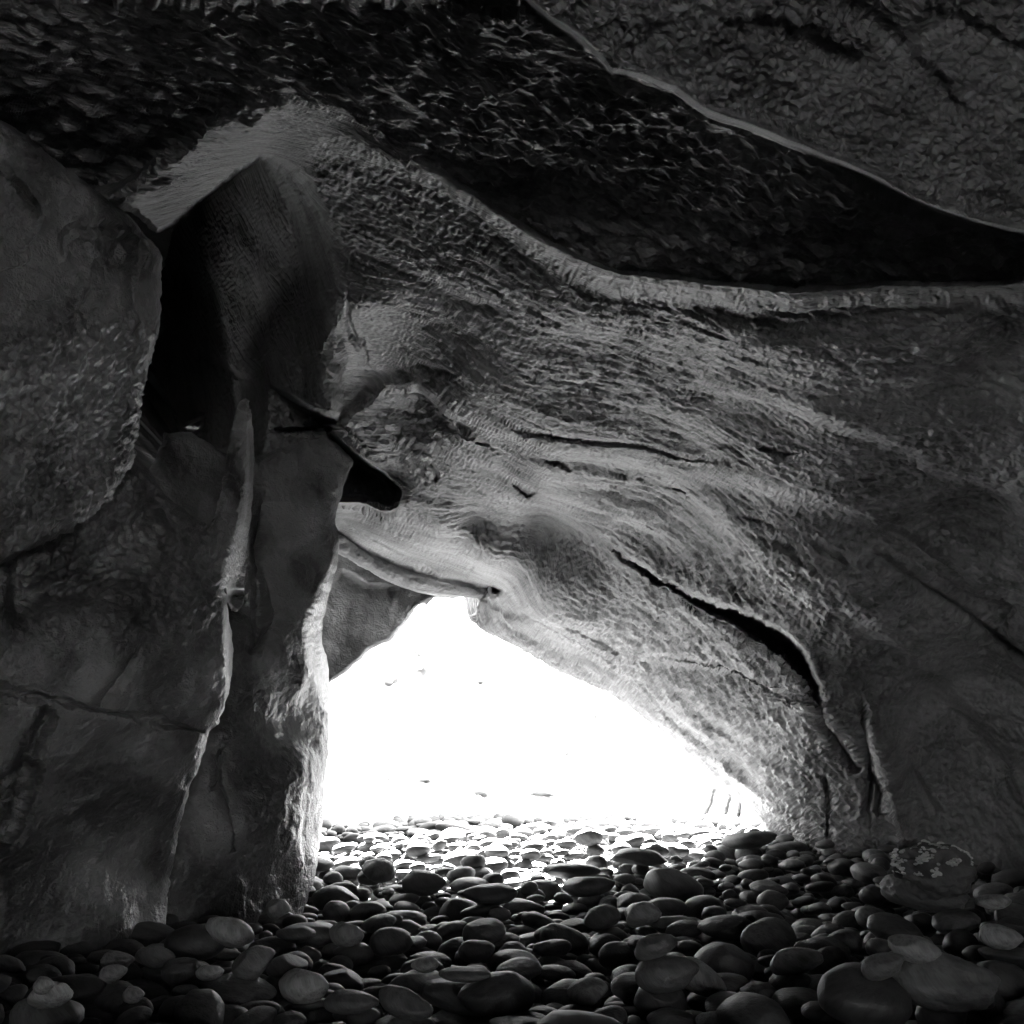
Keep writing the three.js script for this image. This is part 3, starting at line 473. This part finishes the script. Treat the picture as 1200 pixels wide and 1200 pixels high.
// ---------------------------------------------------------------- the headland round the cave and the passage behind the camera
{
  // rings from the mouth behind the camera to the arch: half width, height, sideways shift
  const rings = [[9, 1.5, 2.4, 2.6], [7.5, 2.0, 2.8, 1.9], [5, 3.6, 3.9, 0.9], [2, 5.2, 5.2, 0.2], [-1, 5.6, 6.4, 0], [-4, 6.0, 7.6, 0.2], [-8.5, 6.6, 7.6, 0.2], [-11.6, 6.8, 5.4, 0.2]];
  const nA = 48, pos = [], col = [], idx = [], sub = 6, list = [];
  for (let i = 0; i < rings.length - 1; i++) for (let k = 0; k < sub; k++) list.push(rings[i].map((a, j) => a + (rings[i + 1][j] - a) * k / sub)); list.push(rings[rings.length - 1]);
  const shell = (grow, top) => { const start = pos.length / 3;
    for (const [z, w, h, s] of list) for (let a = 0; a <= nA; a++) {
      const t = Math.PI * a / nA, cx = Math.cos(t), sy = Math.sin(t), e = 0.75;
      const x = s + Math.sign(cx) * Math.pow(Math.abs(cx), e) * (w + grow), y = -0.5 + Math.pow(sy, e) * (h + 0.5 + top), k = 0.35 * fbm(x * 0.5, y * 0.5, z * 0.5, 4) + 0.05 * noise(x * 3, y * 3, z * 3);
      pos.push(x - cx * k, y - sy * k, z); col.push(0.13 * (1 + 0.4 * noise(x, y, z)));
    }
    for (let j = 0; j < list.length - 1; j++) for (let a = 0; a < nA; a++) { const p = start + j * (nA + 1) + a, q = p + 1, r = p + nA + 1, t = r + 1; if (grow > 0) idx.push(p, q, r, q, t, r); else idx.push(p, r, q, q, r, t); }
    return start; };
  const s0 = shell(0, 0), s1 = shell(2.2, 1.6), last = (list.length - 1) * (nA + 1);
  for (const o of [0, last]) for (let a = 0; a < nA; a++) { const p = s0 + o + a, q = p + 1, r = s1 + o + a, t = r + 1; idx.push(p, q, r, q, t, r); }
  const g = new THREE.BufferGeometry(); g.setAttribute('position', new THREE.Float32BufferAttribute(pos, 3)); g.setAttribute('color', new THREE.Float32BufferAttribute(col.flatMap(c => [c, c, c]), 3));
  g.setAttribute('uv', new THREE.Float32BufferAttribute(Array.from({ length: pos.length / 3 }, (_, i) => [pos[i * 3] + 0.5 * pos[i * 3 + 1], pos[i * 3 + 2]]).flat(), 2)); g.setIndex(idx); g.computeVertexNormals();
  add('headland', g, rockMat, { kind: 'structure' });
}
// ---------------------------------------------------------------- cobbles: each one is dropped on the bed and comes to rest on those below it
const grit = grainTexture(256, 9, [6, 15, 40, 80]);
function cobbleShape(seed, detail, lumps) {
  const g = mergeVertices(new THREE.IcosahedronGeometry(1, detail).deleteAttribute('normal').deleteAttribute('uv'), 1e-4), p = g.attributes.position, r = rng(seed), e = 0.86 + 0.2 * r(), s = seed * 3.7, tw = (r() - 0.5) * 0.5;
  const cuts = []; for (let i = 0; i < [0, 2, 1, 0, 4, 1, 0, 3, 2][seed % 9]; i++) { const n = new THREE.Vector3(r() - 0.5, (r() - 0.5) * 0.9, r() - 0.5).normalize(); cuts.push([n.x, n.y, n.z, 0.62 + 0.25 * r()]); }
  const uv = new Float32Array(p.count * 2);
  for (let i = 0; i < p.count; i++) {
    let x = p.getX(i), y = p.getY(i), z = p.getZ(i);
    const sq = 1 / Math.pow(Math.pow(Math.abs(x), 2 / e) + Math.pow(Math.abs(y), 2 / e) + Math.pow(Math.abs(z), 2 / e), e / 2);
    const k = sq * (1 + lumps * (noise(x * 0.9 + s, y * 0.9, z * 0.9) + 0.4 * noise(x * 2.1, y * 2.1 + s, z * 2.1)));
    const q = 1 + tw * x;                                   // egg-shaped rather than even
    let X = x * k, Y = y * k * q, Z = z * k * (1 + tw * 0.6 * x);
    for (const [nx, ny, nz, c] of cuts) { const d = X * nx + Y * ny + Z * nz - c; if (d > 0) { X -= nx * d * 0.85; Y -= ny * d * 0.85; Z -= nz * d * 0.85; } }
    p.setXYZ(i, X, Y, Z); uv[i * 2] = (x + 0.4 * y) * 0.8; uv[i * 2 + 1] = (z + 0.4 * y) * 0.8;
  }
  g.setAttribute('uv', new THREE.BufferAttribute(uv, 2)); g.computeVertexNormals(); return g;
}
const SHAPES = 9, fineShapes = [], plainShapes = [];
for (let i = 0; i < SHAPES; i++) { fineShapes.push(cobbleShape(i + 1, 6, 0.16)); plainShapes.push(cobbleShape(i + 1, 2, 0.16)); }
const TONES = [0.055, 0.085, 0.12, 0.165, 0.22, 0.29, 0.36];
const cobbleMats = TONES.map(t => new THREE.MeshStandardMaterial({ color: new THREE.Color().setRGB(t * 1.2, t * 1.2, t * 1.2), map: grit, roughness: 0.62, bumpMap: grit, bumpScale: 0.004 }));
const CELL = 0.025, HX0 = -5.2, HZ0 = -20.5, HNX = Math.round(11.2 / CELL), HNZ = Math.round(19 / CELL), bed = new Float32Array(HNX * HNZ), owner = new Int32Array(HNX * HNZ).fill(-1);
for (let j = 0; j < HNZ; j++) for (let i = 0; i < HNX; i++) bed[j * HNX + i] = floorY(HX0 + (i + 0.5) * CELL, HZ0 + (j + 0.5) * CELL);
const dropRand = rng(2024), gauss = () => (dropRand() + dropRand() + dropRand() + dropRand() - 2) * 1.2;
function settle(o, write) {                           // o: x, z, a (long), b (height), c (width), q (turn); gives the resting height
  const m = new THREE.Matrix4().makeRotationFromQuaternion(o.q).elements, ia = 1 / (o.a * o.a), ib = 1 / (o.b * o.b), ic = 1 / (o.c * o.c);
  const Q = (i, j) => m[i] * m[j] * ia + m[4 + i] * m[4 + j] * ib + m[8 + i] * m[8 + j] * ic;
  const xx = Q(0, 0), yy = Q(1, 1), zz = Q(2, 2), xy = Q(0, 1), yz = Q(1, 2), xz = Q(0, 2), R = Math.max(o.a, o.c, o.b);
  const i0 = Math.max(0, Math.floor((o.x - R - HX0) / CELL)), i1 = Math.min(HNX - 1, Math.ceil((o.x + R - HX0) / CELL)), j0 = Math.max(0, Math.floor((o.z - R - HZ0) / CELL)), j1 = Math.min(HNZ - 1, Math.ceil((o.z + R - HZ0) / CELL));
  let y = -9; const sink = 0.14 * o.b;
  for (let pass = 0; pass < (write ? 2 : 1); pass++) for (let j = j0; j <= j1; j++) for (let i = i0; i <= i1; i++) {
    const dx = HX0 + (i + 0.5) * CELL - o.x, dz = HZ0 + (j + 0.5) * CELL - o.z, B = xy * dx + yz * dz, C = xx * dx * dx + zz * dz * dz + 2 * xz * dx * dz - 1, disc = B * B - yy * C;
    if (disc <= 0) continue; const s = Math.sqrt(disc), lo = (-B - s) / yy, hi = (-B + s) / yy, k = j * HNX + i;
    if (pass === 0) { const h = bed[k] - lo; if (h > y) y = h; } else if (o.y + hi > bed[k]) { bed[k] = o.y + hi; owner[k] = o.id; }
    if (pass === 0 && write) continue;
  }
  if (!write) return y - sink;
}
function settleDown(o) { o.y = settle(o, false); const keep = o.y; settle(Object.assign(o, { y: keep }), true); o.y = keep; cobbles.push(o); return o; }
const cobbles = [], upV = new THREE.Vector3(0, 1, 0);
function turned(yaw, tiltX, tiltZ) { return new THREE.Quaternion().setFromEuler(new THREE.Euler(tiltX, yaw, tiltZ, 'YXZ')); }
const blocked = (x, z) => { const D = -z; if (D > 20 || D < 2.4) return true; if (Math.abs(x) > D * 0.56 + 0.7) return true; if (x < -2.0 && D < 6.9 && D > 5.6 + 0.6 * (x + 2.6)) return true; if (x > 4.4 - 0.42 * Math.max(0, D - 7.6) && D > 7 && D < 12.4) return true; return x < -3.6 && D > 7.6 || x > 4.8; };
for (let i = 0; i < 9600; i++) {
  const k = Math.exp(gauss() * 0.42), big = dropRand() < 0.05 ? 1.5 : 1;
  const D0 = 2.5 + Math.pow(dropRand(), 0.8) * 16.5;
  const a = clamp(0.077 * k * big, 0.032, 0.24), c = a * (0.6 + 0.32 * dropRand()), b = c * (0.40 + 0.36 * dropRand());
  const yaw = dropRand() * Math.PI, q = turned(yaw, gauss() * 0.16 - 0.05, gauss() * 0.16);
  let best = null;
  for (let t = 0; t < 5; t++) {
    const z = -(D0 + (dropRand() - 0.5) * 0.8), x = (dropRand() - 0.5) * 2 * Math.min(4.9, -z * 0.56 + 0.6);
    if (blocked(x, z)) continue; const o = { x, z, a, b, c, q, id: cobbles.length }, y = settle(o, false), score = y - floorY(x, z);
    if (!best || score < best.score) best = { o, score };
  }
  if (!best || best.score > 0.27) continue;
  best.o.tone = clamp(Math.floor((-best.o.z > 10.5 ? 1.7 : 0.9) + gauss() * 1.7), 0, 6); best.o.shape = Math.floor(dropRand() * SHAPES); settleDown(best.o);  // dry stones by the arch paler; nearer ones toned down, shade put into colour
}
// cobbles one can name, each set down where the photograph shows it
function meet(u, v, rise) { const r = ray(u, v); for (let D = 2.2; D < 21; D += 0.01) { const x = D * r[0], y = EYE.y + D * r[1] - rise, i = Math.floor((x - HX0) / CELL), j = Math.floor((-D - HZ0) / CELL); const h = i >= 0 && j >= 0 && i < HNX && j < HNZ ? bed[j * HNX + i] : 0; if (y <= h) return { x, z: -D, D }; } return { x: 20 * r[0], z: -20, D: 20 }; }
const NAMED = [   // u, v, width, height, turn about the line of sight, tone, label
  [1108, 1182, 122, 66, 0.10, 3, 'largest boulder of the bed, broad grey and pitted, before the right wall', 'rough'],
  [1090, 1087, 92, 40, 0.16, 2, 'coarse pitted flat stone with a rough speckled surface, behind the largest boulder', 'rough'],
  [934, 1138, 58, 32, -0.16, 5, 'pale glossy egg-shaped cobble standing clear on dark stones'],
  [1174, 1099, 44, 28, 0.1, 5, 'pale round-backed cobble beside the coarse pitted flat stone'],
  [1072, 1122, 58, 32, 0.25, 4, 'smooth grey tilted cobble leaning below the coarse pitted flat stone'],
  [1036, 1138, 46, 28, -0.35, 3, 'grey tilted cobble leaning on the smooth grey one below the pitted stone'],
  [1164, 1058, 36, 18, -0.05, 5, 'small pale flat cobble near the crusted rock'],
  [356, 1159, 54, 44, 0.15, 5, 'large pale rounded cobble on the near bed below the pillar'],
  [268, 1113, 54, 34, 0.35, 5, 'long pale sausage-shaped cobble beside the foot of the buttress'],
  [297, 1132, 50, 38, -0.25, 3, 'mid grey oval cobble touching the long sausage-shaped one'],
  [246, 1134, 31, 20, 0, 5, 'small pale oval cobble under the long sausage-shaped one'],
  [58, 1190, 46, 34, -0.2, 6, 'bright pale cobble at the foot of the buttress with a small round one behind'],
  [50, 1170, 21, 20, 0, 6, 'small round pale cobble behind the bright pale one at the buttress'],
  [138, 1128, 36, 20, 0, 4, 'mottled angular flat cobble at the foot of the buttress', 'rough'],
  [130, 1168, 30, 22, -0.3, 4, 'pointed grey cobble beside two small round ones at the buttress'],
  [157, 1162, 22, 19, 0, 4, 'small round cobble touching the pointed grey one'],
  [325, 1077, 28, 25, 0.3, 4, 'round grey cobble standing against the foot of the pillar'],
  [406, 1100, 38, 32, 0.25, 4, 'grey upright cobble near the pillar among darker stones'],
  [498, 1126, 30, 20, 0, 6, 'small pale gleaming cobble alone among black stones'],
  [575, 1049, 60, 26, 0.02, 0, 'long black loaf-shaped cobble in the middle of the bed'],
  [497, 1047, 46, 30, 0, 0, 'black domed cobble in the middle of the bed'],
  [755, 1078, 40, 32, -0.35, 4, 'grey egg-shaped cobble leaning up in the middle of the bed'],
  [706, 1077, 42, 30, -0.15, 1, 'dark rounded cobble left of the leaning egg-shaped one'],
  [783, 1157, 66, 42, -0.15, 2, 'big dark domed cobble with a thin light rim on the near bed'],
  [822, 1172, 56, 36, 0.45, 4, 'grey curved cobble lying against the big domed one'],
  [838, 1194, 44, 24, 0, 4, 'grey speckled cobble below the curved one'],
  [878, 988, 62, 22, -0.12, 1, 'long dark slab-like cobble at the right foot of the arch'],
  [690, 985, 34, 21, 0.05, 3, 'smooth cobble standing proud of the bright far edge of the bed'],
  [752, 1018, 62, 22, 0.03, 0, 'long black cobble near the bright edge of the bed'],
  [690, 1050, 58, 26, -0.05, 1, 'broad dark cobble with a smooth flat back in the middle of the bed'],
  [768, 1106, 48, 30, -0.3, 2, 'dark slanting cobble below the leaning egg-shaped one'],
  [545, 1146, 54, 16, 0, 2, 'thin flat dark cobble with a light upper edge'],
  [475, 1190, 62, 34, 0.35, 2, 'dark humped cobble with a light rim on the near bed'],
  [412, 1186, 56, 26, 0, 2, 'low grey cobble beside the large pale rounded one'],
];
const special = NAMED.map(([u, v, w, h, tilt, tone, label, rough]) => {
  const p = meet(u, v, 0.05), s = p.D / FOCAL, a = w / 2 * s * 1.02, hh = h / 2 * s, b = hh * 0.86, c = Math.max(b, a * 0.62);
  return settleDown({ x: p.x, z: p.z, a, b, c, q: turned(0, 0.08, -tilt), id: cobbles.length, tone: tone >= 4 ? Math.min(6, tone + 1) : tone, shape: (u + v) % SHAPES, label, rough });
});
// which ones show largest
const shown = new Float32Array(cobbles.length);
for (let k = 0; k < owner.length; k++) if (owner[k] >= 0) shown[owner[k]]++;
const inFrame = o => { const y = o.y - EYE.y, zc = -o.z * CP + y * SP, yc = y * CP + o.z * SP, px = 600 + FOCAL * o.x / zc, py = 600 - FOCAL * yc / zc; return px > -20 && px < 1220 && py > 940 && py < 1225; };
cobbles.forEach(o => { const D = -o.z; o.size = inFrame(o) ? shown[o.id] * CELL * CELL / (D * D) * (0.25 + 0.9 / D) : 0; if (o.label) o.size = 9; });
const ranked = [...cobbles].sort((a, b) => b.size - a.size), chosen = new Set(ranked.slice(0, 300).map(o => o.id));
const roughShape = cobbleShape(77, 12, 0.2); { const p = roughShape.attributes.position; for (let i = 0; i < p.count; i++) { const x = p.getX(i), y = p.getY(i), z = p.getZ(i), k = 1 + 0.05 * noise(x * 6, y * 6, z * 6) - 0.045 * Math.max(0, noise(x * 13, y * 13, z * 13)); p.setXYZ(i, x * k, y * k, z * k); } roughShape.computeVertexNormals(); }
const shapeWord = o => o.c / o.a < 0.7 ? 'long' : o.b / o.c < 0.55 ? 'flat' : 'rounded';
const place = o => { const D = -o.z, x = o.x; return D > 10.6 ? 'on the bright threshold of the arch' : x < -1.2 && D > 5.2 ? 'by the foot of the pillar' : x < -0.9 ? 'on the bed before the buttress' : x > 2.2 && D > 6 ? 'by the foot of the right wall' : x > 1.4 ? 'near the largest boulder of the bed' : D > 7.2 ? 'in the middle bed short of the arch' : 'on the dark near bed'; };
const toneWord = t => t < 2 ? 'dark' : t < 4 ? 'mid grey' : 'pale grey';
let number = 0; const rest = [];
for (const o of cobbles) {
  if (!chosen.has(o.id)) { if (shown[o.id] > 3) rest.push(o); continue; }
  const m = new THREE.Mesh(o.rough ? roughShape : fineShapes[o.shape], cobbleMats[o.tone]); m.castShadow = m.receiveShadow = true;
  m.name = number ? 'cobble_' + String(number).padStart(3, '0') : 'cobble'; number++;
  m.position.set(o.x, o.y, o.z); m.quaternion.copy(o.q); m.scale.set(o.a, o.b, o.c);
  m.userData = o.label ? { label: o.label, category: 'cobble', group: 'cobbles on the cave floor' } : { label: `${toneWord(o.tone)} ${shapeWord(o)} cobble ${place(o)}`, category: 'cobble', group: `${toneWord(o.tone)} ${shapeWord(o)} cobbles ${place(o)}` };
  scene.add(m);
}
{
  const pos = [], nor = [], col = [], uv = [], idx = [], v = new THREE.Vector3(), n = new THREE.Vector3(), M = new THREE.Matrix4(), N = new THREE.Matrix3();
  for (const o of rest) {
    const g = plainShapes[o.shape], p = g.attributes.position, gn = g.attributes.normal, gu = g.attributes.uv, b0 = pos.length / 3;
    M.compose(new THREE.Vector3(o.x, o.y, o.z), o.q, new THREE.Vector3(o.a, o.b, o.c)); N.getNormalMatrix(M);
    for (let i = 0; i < p.count; i++) { v.fromBufferAttribute(p, i).applyMatrix4(M); n.fromBufferAttribute(gn, i).applyMatrix3(N).normalize(); pos.push(v.x, v.y, v.z); nor.push(n.x, n.y, n.z); uv.push(gu.getX(i) + o.id * 0.37, gu.getY(i)); const t = TONES[o.tone] * 1.2; col.push(t, t, t); }
    const ix = g.index.array; for (let i = 0; i < ix.length; i++) idx.push(ix[i] + b0);
  }
  const g = new THREE.BufferGeometry(); for (const [k, a, s] of [['position', pos, 3], ['normal', nor, 3], ['color', col, 3], ['uv', uv, 2]]) g.setAttribute(k, new THREE.Float32BufferAttribute(a, s)); g.setIndex(idx);
  add('small_cobbles', g, new THREE.MeshStandardMaterial({ color: 0xffffff, vertexColors: true, map: grit, roughness: 0.62 }), { kind: 'stuff', label: 'bed of smaller grey cobbles filling the cave floor', category: 'cobbles' });
}
// the rock with a pale crust at the foot of the right-hand wall
{
  const p = meet(1098, 1038, 0), g = cobbleShape(41, 14, 0.25), q = g.attributes.position, r = 44 * p.D / FOCAL;
  for (let i = 0; i < q.count; i++) { const x = q.getX(i), y = q.getY(i), z = q.getZ(i), k = 1 + 0.22 * fbm(x * 2.2 + 5, y * 2.2, z * 2.2, 4); q.setXYZ(i, x * k, y * k, z * k); } g.computeVertexNormals();
  const rock = new THREE.Group(); rock.name = 'crusted_rock'; rock.position.set(p.x, bedAt(p.x, p.z) - 0.03, p.z); rock.userData = { label: 'small rough rock with a pale barnacle crust at the foot of the right wall', category: 'rock' }; scene.add(rock);
  const body = add('rock_body', g, cobbleMats[2], null, rock); body.scale.set(r, r * 0.62, r * 0.7); body.position.y = r * 0.45;
  const R = rng(5), list = [], mm = new THREE.Matrix4(), small = new THREE.DodecahedronGeometry(1, 0);
  for (let i = 0; i < 1500; i++) { const k = Math.floor(R() * q.count), x = q.getX(k), y = q.getY(k), z = q.getZ(k), c = noise(x * 2.1 + 2, y * 2.1, z * 2.1) + (x < -0.1 ? 0.16 : -0.04); if (y < -0.05 || c < 0.1) continue; list.push([x * r, y * r * 0.62 + r * 0.45, z * r * 0.7, (0.005 + 0.010 * R()) * (0.7 + 2 * Math.min(0.4, c))]); }
  const im = new THREE.InstancedMesh(small, new THREE.MeshStandardMaterial({ color: new THREE.Color().setRGB(0.42, 0.42, 0.42), roughness: 0.85 }), list.length); list.forEach((t, i) => im.setMatrixAt(i, mm.makeScale(t[3] * (0.8 + 0.5 * ((i * 37 % 10) / 10)), t[3] * 0.6, t[3]).setPosition(t[0], t[1], t[2]))); im.name = 'barnacle_crust'; im.userData = { kind: 'stuff' }; im.castShadow = im.receiveShadow = true; rock.add(im);
}
function bedAt(x, z) { const i = clamp(Math.floor((x - HX0) / CELL), 0, HNX - 1), j = clamp(Math.floor((z - HZ0) / CELL), 0, HNZ - 1); return bed[j * HNX + i]; }
renderer.render(scene, camera);
